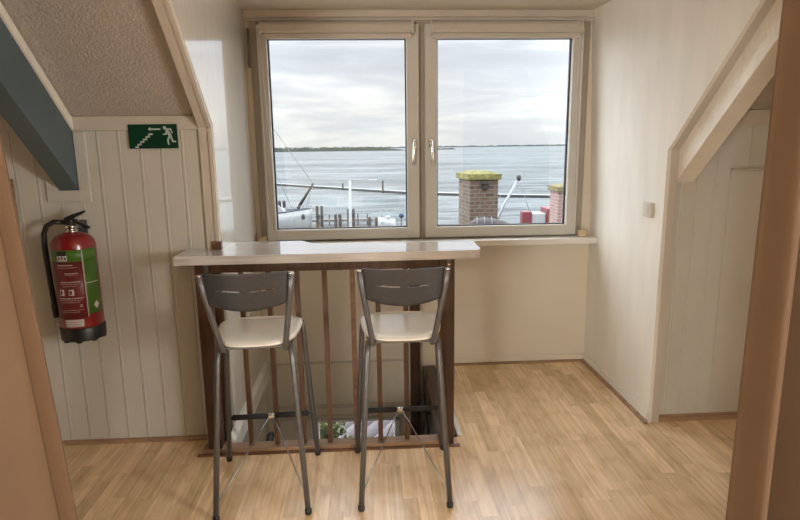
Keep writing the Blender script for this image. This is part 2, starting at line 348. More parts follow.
def thing(name, label, cat, loc=(0,0,0), group=None):
    o = bpy.data.objects.new(name, None); o.empty_display_size = 0.1; C.objects.link(o); o.location = loc
    return tag(o, label, cat, group)
def struct(name, mb, material, label=None, cat='wall'):
    o = mb.build(name, material); o['kind'] = 'structure'; o['category'] = cat
    o['label'] = label or name.replace('_', ' '); return o
def sroot(name, label, cat, loc=(0,0,0)):
    o = thing(name, label, cat, loc); o['kind'] = 'structure'; return o
def lab(o, l): o['label'] = l; return o

# ------------------------------------------------------------------ setting: shell
YP, YW, CZ = 2.97, 3.93, 2.41          # panel walls, window wall, flat ceiling
XL, XR = -0.75, 1.56                   # dormer cheeks
YB = -4.5
# floor with the stairwell hole (X -0.75..0.39, Y 2.86..3.93)
fb = MB()
fb.box(-3.3, 3.6, YB, 2.86, -0.2, 0).box(-3.3, -0.75, 2.86, YP+0.05, -0.2, 0)
fb.box(0.39, 3.6, 2.86, YP+0.05, -0.2, 0).box(0.39, XR+0.05, YP+0.05, YW, -0.2, 0)
struct('floor', fb, M['floor'], 'light oak strip laminate floor', 'floor')
struct('floor', MB().box(-0.85, 3.6, 0.6, YW+0.1, -2.75, -2.6), M['floor'], 'oak floor of the storey below the stairwell', 'floor')
# window wall with the main opening and the stair window opening
OX0, OX1, OZ0, OZ1 = -0.72, 1.488, 0.93, 2.34
LX0, LX1, LZ0, LZ1 = -0.42, 0.20, -1.5, -0.385
wb = MB()
wb.box(-0.9, OX0, YW, YW+0.16, -2.6, 2.6).box(OX1, 1.75, YW, YW+0.16, -2.6, 2.6)
wb.box(OX0, OX1, YW, YW+0.16, OZ1, 2.6).box(OX0, OX1, YW, YW+0.16, LZ1, OZ0)
wb.box(OX0, LX0, YW, YW+0.16, LZ0, LZ1).box(LX1, OX1, YW, YW+0.16, LZ0, LZ1).box(OX0, OX1, YW, YW+0.16, -2.6, LZ0)
struct('wall_back', wb, M['backwall'], 'cream painted wall under and around the big window')
struct('wall_outside', MB().box(-4.5, -0.9, YW+0.02, YW+0.16, -5, 1.6).box(1.75, 4.5, YW+0.02, YW+0.16, -5, 1.6).box(-0.9,1.75,YW+0.02,YW+0.16,-5,-2.6), M['exterior'], 'outer wall of the house below the dormer')
# dormer cheeks
kz, ky = 1.67, YP
slopeL = 0.884
topyL = ky - (CZ-kz)/slopeL
struct('wall_dormer_left', MB().prism([(YW,-2.6),(YW,CZ+0.02),(topyL,CZ+0.02),(ky+0.0,kz),(ky,0.0),(2.86,0.0),(2.86,-2.6)], 'x', XL-0.02, XL), M['gloss'], 'glossy cream side wall of the dormer on the left')
struct('trim_1', MB().prism([(YP+0.06,0),(YP+0.06,CZ+0.02),(topyL-0.02,CZ+0.02),(ky-0.015,kz-0.01),(ky-0.015,0.0)], 'x', XL-0.068, XL-0.02).prism([(YP+0.02,0),(YP+0.02,kz),(topyL+0.035,CZ+0.02),(topyL-0.022,CZ+0.02),(ky-0.022,kz-0.012),(ky-0.022,0)],'x',XL-0.0215,XL-0.004), M['trim'], 'painted corner trim along the left dormer opening', 'trim')
kzR, kyR, slopeR = 1.519, 2.95, 0.907
topyR = kyR - (CZ-kzR)/slopeR
struct('wall_dormer_right', warp(MB().prism([(YW,-0.2),(YW,CZ+0.02),(topyR,CZ+0.02),(kyR,kzR),(kyR,-0.0),(kyR,-0.2)], 'x', XR, XR+0.02)), M['wallpaper'], 'pale textured side wall of the dormer on the right')
struct('trim_2', MB().prism([(YP+0.06,0),(YP+0.06,CZ+0.02),(topyR,CZ+0.02),(kyR,kzR),(kyR,0.0)], 'x', XR+0.02, XR+0.062), M['trim'], 'painted corner trim along the right dormer opening', 'trim')
# ceilings
struct('ceiling', MB().box(-3.3, 3.6, YB, 2.21, CZ, CZ+0.12).box(XL-0.03, XR+0.03, 2.21, YW+0.1, CZ, CZ+0.12), M['ceil'], 'flat cream ceiling of the room and dormer', 'ceiling')
zs, ys = 1.715, YP                       # slope starts on the panel wall
yt = ys - (CZ-zs)/0.9
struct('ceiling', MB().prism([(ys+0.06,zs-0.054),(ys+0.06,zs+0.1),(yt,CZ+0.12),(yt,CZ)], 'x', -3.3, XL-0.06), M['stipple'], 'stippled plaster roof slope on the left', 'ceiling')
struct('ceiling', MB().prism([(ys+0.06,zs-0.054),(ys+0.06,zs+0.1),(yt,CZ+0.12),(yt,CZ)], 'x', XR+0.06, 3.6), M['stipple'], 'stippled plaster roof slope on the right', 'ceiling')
struct('trim_3', MB().box(XL, XR, YW-0.035, YW, 2.365, CZ, 0.004).box(XL, XR, YW-0.02, YW, 2.345, 2.368, 0.003), M['trim'], 'painted moulding above the window', 'trim')
# room shell out of the frame
struct('wall_left', MB().box(-3.36, -3.3, YB, YP+0.05, -0.2, 2.6), M['backwall'], 'cream wall on the far left of the room')
struct('wall_right', MB().box(3.6, 3.66, YB, YP+0.05, -0.2, 2.6), M['backwall'], 'cream wall on the far right of the room')
bwx0, bwx1, bwz0, bwz1 = -0.29, 0.81, 1.75, 2.15
rb = MB().box(-3.3, bwx0, YB-0.1, YB, -0.2, 2.6).box(bwx1, 3.6, YB-0.1, YB, -0.2, 2.6).box(bwx0, bwx1, YB-0.1, YB, -0.2, bwz0).box(bwx0, bwx1, YB-0.1, YB, bwz1, 2.6)
struct('wall_front', rb, M['backwall'], 'cream wall behind the camera with a high window')
w = sroot('window_2', 'narrow high window in the wall behind', 'window', (0.26, YB, 1.75))
MB().box(bwx0,bwx1,YB-0.08,YB,bwz0,bwz0+0.03).box(bwx0,bwx1,YB-0.08,YB,bwz1-0.03,bwz1).box(bwx0,bwx0+0.03,YB-0.08,YB,bwz0,bwz1).box(bwx1-0.03,bwx1,YB-0.08,YB,bwz0,bwz1).build('window_frame', M['white'], w)
MB().box(bwx0+.03,bwx1-.03,YB-0.05,YB-0.046,bwz0+.03,bwz1-.03).build('pane', M['glass'], w)

# panelled walls: grooves cut into the profile
def panelling(x0, x1, z0, z1, grooves, y=YP, bead=0.014, gd=0.0045):
    pts = [(x0, y)]
    for g in sorted(grooves):
        if g-0.02 < x0 or g+0.02 > x1: continue
        pts += [(g-0.002, y), (g-0.001, y+gd), (g+0.001, y+gd), (g+0.002, y+0.0003), (g+0.002+bead*0.5, y-0.0010), (g+0.002+bead, y+0.0003), (g+0.004+bead, y+0.0008), (g+0.006+bead, y)]
    pts += [(x1, y), (x1, y+0.05), (x0, y+0.05)]
    return MB().prism(pts, 'z', z0, z1)
gl = [-0.813 - 0.1015*i for i in range(25)]
struct('wall_panel_left', panelling(-3.3, XL-0.062, 0, 1.652, gl), M['panel'], 'painted tongue and groove board wall on the left')
struct('trim_4', MB().box(-3.3, XL-0.068, YP-0.012, YP+0.05, 1.648, 1.716, 0.003), M['trim'], 'painted rail above the left board wall', 'trim')
gr = [1.656, 1.738, 1.84] + [1.915+0.1*i for i in range(1, 16)]
struct('wall_panel_right', panelling(XR+0.055, 3.6, 0, 1.652, gr, bead=0.008, gd=0.0022), M['panel'], 'painted tongue and groove board wall on the right')
struct('trim_5', MB().box(1.72, 3.6, YP-0.012, YP+0.05, 1.640, 1.716, 0.003), M['trim'], 'painted rail above the right board wall', 'trim')
struct('trim_6', MB().box(1.665, 1.738, YP-0.004, YP+0.02, 1.287, 1.345, 0.002), M['trim'], 'small painted filler board under the right beam end', 'trim')
# low wood skirtings and baseboards
struct('baseboard_left', MB().prism([(YP,0),(YP-0.018,0),(YP-0.016,0.012),(YP-0.008,0.02),(YP,0.022)], 'x', -3.3, -0.90), M['sillwood'], 'thin brown wooden skirting of the left board wall', 'baseboard')
struct('baseboard_right', MB().prism([(YP,0),(YP-0.02,0),(YP-0.018,0.012),(YP-0.008,0.022),(YP,0.024)], 'x', XR+0.01, 3.6).box(XR+0.07, 3.6, YP-0.004, YP, 0.024, 0.036), M['sillwood'], 'thin brown wooden skirting of the right board wall', 'baseboard')
struct('baseboard_dormer_right', MB().box(XR-0.012, XR, kyR, YW, 0.0, 0.062, 0.003), M['white'], 'low pale baseboard along the right dormer wall', 'baseboard')
struct('baseboard_back', MB().box(0.47, XR-0.012, YW-0.012, YW, 0.0, 0.055, 0.003), M['backwall'], 'low cream baseboard under the window', 'baseboard')
struct('trim_7', MB().prism([(XR-0.012,0),(XR-0.028,0),(XR-0.026,0.01),(XR-0.012,0.02)], 'y', kyR-0.02, YW-0.012).prism([(YW-0.012,0),(YW-0.026,0),(YW-0.024,0.01),(YW-0.012,0.016)], 'x', 0.47, XR-0.028), M['sillwood'], 'brown wooden quarter round along the dormer floor edge', 'trim')
# stairwell linings
struct('trim_8', MB().prism([(XL,-0.06),(XL+0.022,-0.06),(XL+0.022,0.035),(XL+0.008,0.055),(XL+0.006,0.075),(XL,0.075)], 'y', 2.87, YW), M['white'], 'white ledge along the left side of the stairwell', 'trim')
struct('wall_stairwell_right', MB().box(0.39, 0.41, 2.87, YW, -2.6, -0.201), M['darkwood'], 'dark wooden lining of the stairwell on the right')
struct('trim_9', MB().box(0.372, 0.389, 2.87, YW-0.005, -0.6, -0.003), M['darkwood'], 'dark wooden edge board of the stairwell', 'trim')
struct('wall_stairwell_front', MB().box(-0.75, 0.39, 2.86, 2.87, -2.6, -0.001), M['backwall'], 'cream lining of the stairwell under the balustrade')
struct('trim_10', MB().box(OX0+0.01, 0.27, YW-0.012, YW, 0.045, 0.058).box(OX0+0.01, 0.27, YW-0.010, YW, -0.30, -0.27).box(OX0+0.01, 0.27, YW-0.03, YW, -0.375, -0.35, 0.003), M['trim'], 'painted ledges on the stairwell wall above the stair window', 'trim')
struct('trim_13', MB().box(0.3905, 0.46, 2.875, YW-0.03, 0.0, 0.012, 0.002), M['darkwood'], 'dark wooden edging board on the floor beside the stairwell', 'trim')
struct('trim_11', MB().box(0.462, 0.486, 2.88, 3.17, 0.0, 0.01, 0.002), M['white'], 'white floor edge strip beside the right newel post', 'trim')

# cupboard doors in the board walls
d = sroot('door_1', 'painted flush cupboard door in the right board wall', 'door', (1.915, YP, 0.08))
MB().box(1.918, 2.52, YP-0.006, YP-0.0005, 0.05, 1.405, 0.002).build('door_leaf', M['panel'], d)
lab(MB().box(1.918, 2.52, YP-0.022, YP-0.0005, 1.410, 1.418, 0.001).build('door_header', M['trim'], d), 'thin lip over the door')
d = sroot('door_2', 'painted flush cupboard door in the left board wall', 'door', (-1.745, YP, 0.08))
MB().box(-2.4, -1.748, YP-0.012, YP-0.002, 0.05, 1.408, 0.002).build('door_leaf', M['panel'], d)
MB().box(-1.744, -1.735, YP-0.006, YP-0.001, 0.05, 1.418).box(-2.4, -1.735, YP-0.006, YP-0.001, 1.413, 1.42).build('door_frame', M['sillwood'], d)

# ------------------------------------------------------------------ window
w1 = sroot('window_1', 'wide two sash window looking over the sea', 'window', (0.39, YW, OZ0))
f = MB(); y0, y1 = YW-0.015, YW+0.09
f.box(OX0, OX0+0.045, y0, y1, OZ0, OZ1, .003).box(OX1-0.045, OX1, y0, y1, OZ0, OZ1, .003)
f.box(OX0+.046, OX1-.046, y0+.001, y1, OZ1-0.035, OZ1, .003).box(OX0+.046, OX1-.046, y0+.001, y1, OZ0, OZ0+0.03, .003).box(0.352, 0.398, y0+0.01, y1, OZ0, OZ1, .003)
lab(f.build('window_frame', M['frame_edge'], w1), 'outer fixed frame of the window')
def sash(x0, x1, hx):
    z0, z1 = OZ0+0.012, OZ1-0.018; ya, yb = YW-0.045, YW+0.02
    gx0, gx1, gz0, gz1 = (-0.610, 0.274, 1.013, 2.234) if hx < 0.37 else (0.474, 1.366, 1.013, 2.234)
    s = MB()
    def bar(poly_in, a, lo, hi): s.prism(poly_in, a, lo, hi)
    s.box(x0, gx0, ya, yb, z0, z1, .005).box(gx1, x1, ya, yb, z0, z1, .005).box(gx0-.006, gx1+.006, ya+.0008, yb-.001, z0, gz0, .004).box(gx0-.006, gx1+.006, ya+.0008, yb-.001, gz1, z1, .004)
    o = s.build('sash', M['frame'], w1)
    g = MB()
    g.box(gx0, gx0+.008, YW-0.012, YW+.01, gz0, gz1).box(gx1-.008, gx1, YW-0.012, YW+.01, gz0, gz1).box(gx0, gx1, YW-0.012, YW+.01, gz0, gz0+.007).box(gx0, gx1, YW-0.012, YW+.01, gz1-.002, gz1)
    g.build('gasket', M['gasket'], o)
    MB().box(gx0+.001, gx1-.001, YW-0.004, YW, gz0+.001, gz1-.001).build('pane', M['glass'], o)
    h = MB(); sg = -1 if hx > 0.37 else 1
    h.box(hx-0.014, hx+0.014, ya-0.010, ya, 1.53, 1.605, .004)
    h.tube([(hx, ya-0.008, 1.585), (hx, ya-0.04, 1.585)], 0.009)
    h.tube([(hx, ya-0.04, 1.59), (hx-0.004*sg, ya-0.045, 1.55), (hx-0.008*sg, ya-0.045, 1.47), (hx-0.01*sg, ya-0.04, 1.437)], [0.010, .009, .0085, .010])
    h.build('handle', M['chrome'], o)
sash(-0.672, 0.356, 0.322)
sash(0.394, 1.440, 0.430)
# stair window
w3 = sroot('window_3', 'low stair window seen between the balusters', 'window', (-0.1, YW, LZ0))
f = MB().box(LX0, LX0+.03, YW-.02, YW+.08, LZ0, LZ1,.003).box(LX1-.035, LX1, YW-.02, YW+.08, LZ0, LZ1,.003).box(LX0, LX1, YW-.02, YW+.08, LZ1-.02, LZ1,.003).box(LX0, LX1, YW-.02, YW+.08, LZ0, LZ0+.05,.003)
f.build('window_frame', M['white'], w3)
MB().box(LX0+.03, LX1-.035, YW+.02, YW+.024, LZ0+.05, LZ1-.02).build('pane', M['glass'], w3)
struct('window_sill', MB().box(-0.745, XR-0.001, 3.79, YW, 0.888, 0.93, 0.006), M['white'], 'white window sill under the wide window', 'windowsill')
# stays between sash and frame (pale wooden blocks)
def block(x, lbl):
    b = MB().box(x-0.027, x+0.027, YW-0.075, YW-0.047, 0.931, 0.975, 0.003)
    b.tube([(x-0.006, YW-0.079, 0.965), (x-0.006, YW-0.05, 0.965)], 0.006).tube([(x+0.008, YW-0.079, 0.955), (x+0.008, YW-0.05, 0.955)], 0.005)
    tag(b.build('wooden_block', M['blockwood']), lbl, 'block')
block(-0.702, 'small pale wooden block on the sill at the left end of the window')
block(1.478, 'small pale wooden block on the sill at the right end of the window')

# roller blinds
def blind(x0, x1, lbl, cx, cz, loop):
    t = thing('roller_blind', lbl, 'blind', ((x0+x1)/2, YW-0.045, 2.24), 'rolled up blinds on the window sashes')
    y = YW-0.046
    MB().prism([(y,2.335),(y-0.03,2.33),(y-0.042,2.31),(y-0.044,2.275),(y-0.036,2.262),(y,2.262)], 'x', x0+0.012, x1-0.012, ).build('cassette', M['blind'], t)
    MB().box(x0+.014, x1-.014, y-0.018, y-.004, 2.232, 2.262, .003).build('bottom_bar', M['trim'], t)
    for s0, s1 in ((x0, x0+0.012), (x1-0.012, x1)):
        MB().prism([(y,2.34),(y-0.036,2.335),(y-0.048,2.31),(y-0.048,2.268),(y-0.038,2.255),(y,2.255)], 'x', s0, s1).build('end_cap', M['frame'], t)
    c = MB()
    if loop:
        n = 14
        c.tube([(cx-0.03, y-0.03, 2.29), (cx-0.028, y-0.012, 2.0), (cx-0.022, y-0.01, cz+0.08)] + [(cx+0.022*-cos(pi*k/n), y-0.01, cz+0.06-0.06*sin(pi*k/n)) for k in range(n+1)] + [(cx+0.02, y-0.01, cz+0.3), (cx-0.01, y-0.012, 2.0), (cx-0.02, y-0.03, 2.29)], 0.002, 6)
    else:
        c.tube([(cx, y-0.03, 2.29), (cx, y-0.012, 2.1), (cx, y-0.012, cz)], 0.0028, 6).tube([(cx, y-.012, cz+.015), (cx, y-.012, cz-.02)], 0.004, 6)
    c.build('cord', M['white'], t)
    MB().box(x0-0.002 if loop else x1-0.010, x0+0.010 if loop else x1+0.002, y-0.004, y, 1.02, 2.26, .002).build('side_rail', M['frame'], t)
blind(-0.645, 0.322, 'rolled up cream blind on the left sash with a looped cord', -0.632, 1.19, True)
blind(0.43, 1.415, 'rolled up cream blind on the right sash with a straight cord', 1.425, 1.225, False)
# pulley housings beside the frame
for x, l in ((-0.742, 'slim grey metal stay at the left edge of the window'), (1.508, 'slim grey metal stay at the right edge of the window')):
    tag(MB().box(x+.014-.007, x+.014+.007, YW-0.034, YW-0.016, 2.06, 2.3, .002).build('window_stay', M['metal']), l, 'window stay')

# ------------------------------------------------------------------ roof beams
def beam_prof(face_top, face_bot, sl):
    # face_top=(y,z) and face_bot=(y,z) where the beam meets the panel wall; runs up the slope
    dy = 1.02
    return [(YP-0.002, face_bot), (YP-0.002, face_top), (YP-dy*0.8, face_top+dy*0.8*sl), (YP-dy*0.8-0.001, face_bot+dy*0.8*sl)]
tb = thing('roof_beam', 'dark teal painted beam sloping up the left ceiling above the extinguisher', 'beam', (-1.485, YP, 1.36))
MB().prism(beam_prof(1.70, 1.36, 0.885), 'x', -1.520, -1.424, 0.003).build('beam', M['teal'], tb)
lab(MB().prism([(YP-.012,1.655),(YP-.012,1.71),(2.15,1.71+(YP-2.15)*.9),(2.15,1.665+(YP-2.15)*.893)], 'x', -1.424, -1.414).build('cover_strip', M['beamcream'], tb), 'cream strip between beam and plaster')
struct('trim_12', MB().box(-1.58, -1.368, YP-0.010, YP, 1.305, 1.358, .002).box(-1.422, -1.368, YP-0.010, YP, 1.358, 1.645, .002).box(-1.58,-1.522,YP-0.010,YP,1.358,1.46,.002), M['panel'], 'flat painted boards around the teal beam end', 'trim')
rbm = thing('roof_beam', 'cream painted beam sloping up the right ceiling beside the dormer', 'beam', (1.67, YP, 1.35))
MB().prism(beam_prof(1.60, 1.35, 0.89), 'x', 1.622, 1.722, 0.003).build('beam', M['beamcream'], rbm)

# ------------------------------------------------------------------ balustrade
bal = thing('stair_balustrade', 'dark wooden balustrade with slim balusters around the stairwell under the counter', 'balustrade', (-0.2, 2.83, 0))
MB().box(-0.848, -0.778, 2.80, 2.865, 0.0, 1.013, .004).build('newel_post', M['darkwood'], bal)
MB().box(0.352, 0.430, 2.80, 2.868, 0.0, 1.013, .004).build('newel_post', M['darkwood'], bal)
MB().box(0.280, 0.350, 3.86, 3.925, -1.2, 0.86, .004).build('newel_post', M['darkwood'], bal)
MB().box(-0.778, 0.352, 2.805, 2.86, 0.958, 1.013, .003).build('handrail', M['darkwood'], bal)
MB().prism([(0.352,2.868),(0.43,2.868),(0.350,3.86),(0.29,3.86)], 'z', 0.80, 0.85).build('handrail', M['darkwood'], bal)
for i, x in enumerate((-0.632, -0.497, -0.358, -0.221, -0.082, 0.044, 0.184)):
    MB().box(x-0.0125, x+0.0125, 2.819, 2.844, 0.028, 0.958, .002).build('baluster', M['midwood'] if i == 4 else M['balwood'], bal)
MB().box(-0.880, 0.352, 2.79, 2.862, 0.0, 0.028, .004).build('base_rail', M['plinth'], bal)
MB().prism([(2.79,0),(2.772,0),(2.772,0.004),(2.784,0.008),(2.79,0.009)], 'x', -0.90, 0.46).build('floor_moulding', M['midwood'], bal)
tag(MB().box(-0.815, -0.757, 2.925, 2.954, 0.0, 1.012, .003).build('side_post', M['darkwood']), 'dark wooden post fixed to the left wall corner behind the newel', 'post')
tag(MB().box(-0.795, -0.745, 2.945, 2.975, 1.0501, 1.092, .003).build('wooden_block', M['midwood']), 'small brown wooden block on the counter against the left wall corner', 'block')
# dark handrail going down the well
hr = thing('stair_handrail', 'black sloping handrail inside the stairwell beside the dark lining', 'handrail', (0.35, 3.4, -0.3))
MB().tube([(0.345, 3.62, -0.08), (0.345, 3.1, -0.36)], 0.014).build('rail', M['black'], hr)
MB().tube([(0.345, 3.5, -0.145), (0.373, 3.5, -0.16)], 0.008).build('bracket', M['black'], hr)
MB().tube([(0.345, 3.2, -0.305), (0.373, 3.2, -0.32)], 0.008).build('bracket', M['black'], hr)
kn = thing('stair_handrail', 'black rounded handrail end seen beneath the left stool beside the white ledge', 'handrail', (-0.70, 3.3, -0.1))
MB().tube([(-0.60, 3.22, -0.115), (-0.60, 3.18, -0.11), (-0.60, 3.12, -0.14), (-0.60, 3.0, -0.26)], [0.014, 0.022, 0.022, 0.02]).build('rail', M['black'], kn)
MB().tube([(-0.60, 3.05, -0.21), (-0.748, 3.05, -0.24)], 0.008).build('bracket', M['black'], kn)

# ------------------------------------------------------------------ counter
ct = thing('bar_counter', 'pale laminate bar counter resting on the balustrade before the window', 'counter', (-0.2, 2.9, 1.013))
poly = [(-0.93,2.765),(0.488,2.765),(0.523,2.772),(0.550,2.79),(0.560,2.82),(0.566,3.045),(-0.275,3.05),(-0.325,3.13),(-0.36,3.18),(-0.749,3.185),(-0.749,2.946),(-0.93,2.946)]
MB().prism(poly, 'z', 1.0135, 1.050, 0.002).build('counter_top', M['laminate'], ct)
ep = [(-0.9315,2.7635),(0.488,2.7635),(0.524,2.7705),(0.5515,2.789),(0.5615,2.82),(0.5675,3.045)]
def edge_band():
    inn = [(-0.9315,2.768),(0.488,2.768),(0.521,2.774),(0.547,2.792),(0.557,2.82),(0.563,3.045)]
    return MB().prism(ep + inn[::-1], 'z', 1.007, 1.0485)
edge_band().build('edge_band', M['laminate_edge'], ct)
for x in (-0.79, 0.40):
    br = MB().box(x-0.009, x+0.009, 2.796, 2.7995, 0.962, 1.006).build('bracket', M['metal'], ct)
    MB().tube([(x, 2.7925, 0.975), (x, 2.7958, 0.975)], 0.004, 8).build('screw', M['chrome'], br)

# ------------------------------------------------------------------ bar stools
def make_stool(label):
    t = thing('bar_stool', label, 'bar stool', (0,0,0), 'bar stools at the counter')
    # local frame: faces +Y (to the counter), origin on the floor at its centre
    def seat_fn(u, v):
        a = 2*pi*u; n = 3.4
        ca, sa = cos(a), sin(a)
        k = (abs(ca)**n + abs(sa)**n)**(-1/n)
        r = sin(v*pi); z = -cos(v*pi)
        r = abs(r)**0.28
        y = 0.205*k*sa*r; x = (0.180 + 0.022*(y/0.205))*k*ca*r
        zz = 0.763 + 0.019*(1 if z > 0 else -1)*abs(z)**0.45
        if z > 0: zz += -0.012*(1-min(1, (x/0.2)**2)) - 0.012*max(0, y/0.2)**3
        return (x, y, zz)
    b = MB().grid(lambda u, v: seat_fn(u, v), 56, 22)
    bmesh.ops.remove_doubles(b.bm, verts=b.bm.verts[:], dist=0.0004); bmesh.ops.recalc_face_normals(b.bm, faces=b.bm.faces[:])
    seat = b.build('seat', M['vinyl'], t)
    MB().prism([(-0.150,-0.170),(0.150,-0.170),(0.175,0.175),(-0.175,0.175)], 'z', 0.731, 0.745, .003).build('seat_frame', M['metal'], t)
    for s in (-1, 1):
        # legs
        lab(MB().tube([(s*0.148,-0.160,0.742),(s*0.154,-0.178,0.68),(s*0.194,-0.248,0.012)], 0.0125).build('leg', M['metal'], t), 'back leg under the backrest')
        lab(MB().tube([(s*0.176,0.165,0.742),(s*0.182,0.182,0.68),(s*0.222,0.243,0.012)], 0.0125).build('leg', M['metal'], t), 'front leg beneath the seat front')
    for o in [c for c in t.children if c.name.startswith('leg')]:
        pts = [v.co for v in o.data.vertices]; lo = min(pts, key=lambda p: p.z)
        s = 1 if lo.x > 0 else -1; f = 1 if lo.y > 0 else -1
        bx, by = (s*0.194, -0.248) if f < 0 else (s*0.222, 0.243)
        MB().lathe([(0.0135,0.0),(0.015,0.004),(0.0148,0.022),(0.012,0.026)], (bx,by,0), 14).build('foot_cap', M['black'], o)
    for s in (-1, 1):
        tb_ = MB().tube([(s*0.126,-0.080,0.730),(s*0.127,-0.150,0.724),(s*0.129,-0.182,0.738),(s*0.134,-0.200,0.78),(s*0.166,-0.275,1.00),(s*0.174,-0.289,1.074)], 0.0125).build('back_post', M['metal'], t)
        MB().lathe([(0.0122,0),(0.0125,0.002),(0.010,0.005),(0.003,0.006)], (s*0.174,-0.289,1.073), 14).build('post_cap', M['chrome'], tb_)
    # backrest plate, bowed backwards, with a slot
    def bp(x, z):
        h = (z-0.94)/0.14
        y = -0.262 - 0.20*(z-0.95) - 0.035*(1-(x/0.165)**2)
        return (x, y, z)
    b = bmesh.new(); nx, nz = 40, 26
    V = {}
    def zlo(x): return 0.928 + 0.030*(x/0.165)**2
    def zhi(x): return 1.084
    def inslot(x, z):
        c = 1.010 + 0.006*(x/0.11)**2 
        return abs(x) < 0.108 and abs(z-c) < 0.0034*(1-abs(x/0.125)**3) and abs(x) > 0.012
    us = [i/nx for i in range(nx+1)]
    vs = [0,.08,.2,.32,.42,.47,.495,.505,.515,.525,.535,.545,.555,.565,.575,.585,.595,.62,.7,.8,.9,.97,1.0]
    bb = MB(); g = bb.bm
    F = {}; K = {}
    th = 0.006
    for i, u in enumerate(us):
        for j, v in enumerate(vs):
            hw = 0.150 + 0.014*v
            x = -hw + 2*hw*u; z = zlo(x) + (zhi(x)-zlo(x))*v
            if u in (0,1): z = max(z, zlo(x)+0.004)
            p = bp(x, z); F[i,j] = g.verts.new(p); K[i,j] = g.verts.new((p[0], p[1]+th, p[2]))
    cells = set()
    for i in range(nx):
        for j in range(len(vs)-1):
            c = (F[i,j].co + F[i+1,j+1].co)/2
            if not inslot(c.x, c.z): cells.add((i,j))
    for (i,j) in cells:
        q = g.faces.new([F[i,j],F[i+1,j],F[i+1,j+1],F[i,j+1]]); q.smooth = True
        q = g.faces.new([K[i,j],K[i,j+1],K[i+1,j+1],K[i+1,j]]); q.smooth = True
        if (i-1,j) not in cells: g.faces.new([F[i,j],F[i,j+1],K[i,j+1],K[i,j]])
        if (i+1,j) not in cells: g.faces.new([F[i+1,j],K[i+1,j],K[i+1,j+1],F[i+1,j+1]])
        if (i,j-1) not in cells: g.faces.new([F[i,j],K[i,j],K[i+1,j],F[i+1,j]])
        if (i,j+1) not in cells: g.faces.new([F[i,j+1],F[i+1,j+1],K[i+1,j+1],K[i,j+1]])
    for v in [v for v in g.verts if not v.link_faces]: g.verts.remove(v)
    bb.build('backrest', M['metalback'], t)
    # footrest between the front legs
    fz, fy = 0.24, 0.225
    fr = MB().tube([(-0.212,fy,fz),(0.212,fy,fz)], 0.006).build('footrest', M['chrome'], t)
    for s in (-1, 1):
        MB().tube([(s*0.022,fy,fz),(s*0.188,fy,fz)], 0.0135, 16).build('foam_grip', M['foam'], fr)
        MB().tube([(s*0.008,fy-.004,fz-.004),(s*0.05,fy-0.10,fz-0.040),(s*0.192,-0.236,0.062)], 0.0035, 8).build('brace', M['rodsteel'], t)
    MB().tube([(-0.022,fy,fz),(0.022,fy,fz)], 0.0095, 12).box(-0.014,0.014,fy-0.012,fy+0.002,fz-0.010,fz+0.004,.002).build('collar', M['chrome'], fr)
    return t
st = make_stool('grey metal bar stool with cream seat, nearer the fire extinguisher')
st.location = (-0.492, 2.497, 0); st.rotation_euler.z = radians(3.2)
def copy_tree(o, parent=None):
    c = o.copy(); C.objects.link(c)
    if parent: c.parent = parent
    for ch in list(o.children): copy_tree(ch, c)
    return c
st2 = copy_tree(st)
st2.location = (0.141, 2.512, 0); st2.rotation_euler.z = radians(-0.6)
st2['label'] = 'grey metal bar stool with cream seat, at the right end of the counter'

# ------------------------------------------------------------------ fire extinguisher
ex = thing('fire_extinguisher', 'red fire extinguisher with green label hung on the left board wall', 'fire extinguisher', (-1.435, 2.865, 0.60))
cx, cy = -1.435, 2.865
body = MB().lathe([(0.085,0.655),(0.0985,0.67),(0.0985,1.105),(0.094,1.126),(0.078,1.148),(0.05,1.162),(0.03,1.167),(0.028,1.178)], (cx,cy,0), 48).build('cylinder', M['red'], ex)
bs = MB().lathe([(0.084,0.636),(0.1,0.639),(0.1015,0.645),(0.1025,0.70),(0.0995,0.706),(0.098,0.706)], (cx,cy,0), 48)
for k in range(8):
    a = 2*pi*k/8 + .2
    bs.box(cx+cos(a)*.086-.012, cx+cos(a)*.086+.012, cy+sin(a)*.086-.012, cy+sin(a)*.086+.012, 0.630, 0.640, .003)
bs.build('base_skirt', M['black'], ex)
def wrap(a0, a1, z0, z1, r, nm, mt, par=ex, th=0.0008, lbl=None):
    # angle 0 faces the camera side (-Y), positive to the right
    o = MB().grid(lambda u, v: (cx + r*sin(radians(a0+(a1-a0)*u)), cy - r*cos(radians(a0+(a1-a0)*u)), z0+(z1-z0)*v), max(2,int(abs(a1-a0)/4)), 1, th).build(nm, mt, par)
    if lbl: lab(o, lbl)
    return o
cen = math.degrees(atan2(1.435, 2.865)) # direction of the viewer from the bottle
A = cen - 0
lb = wrap(A-78, A+16, 0.755, 1.035, 0.0995, 'label', M['redlabel'], lbl='dark red instruction label')
g1 = wrap(A-78, A+66, 1.035, 1.092, 0.1000, 'label', M['green'], lbl='green band across the top of the label')
g2 = wrap(A+19, A+66, 0.772, 1.035, 0.1000, 'label', M['green'], lbl='green strip down the right of the label')
wrap(A+16, A+19, 0.76, 1.092, 0.1004, 'stripe', M['labelwhite'], lb); wrap(A+19, A+62, 0.925, 0.929, 0.1004, 'stripe', M['labelwhite'], g2)
wrap(A-48, A-20, 1.040, 1.080, 0.1005, 'pictogram', M['labelwhite'], g1); wrap(A-48, A-20, 1.066, 1.086, 0.1009, 'pictogram', M['black'], g1)
for k, (aa, zz) in enumerate(((A-43,1.052),(A-34,1.054),(A-26,1.052))): wrap(aa, aa+4, zz-.004, zz+.008, 0.1010, 'pictogram', M['black'], g1)
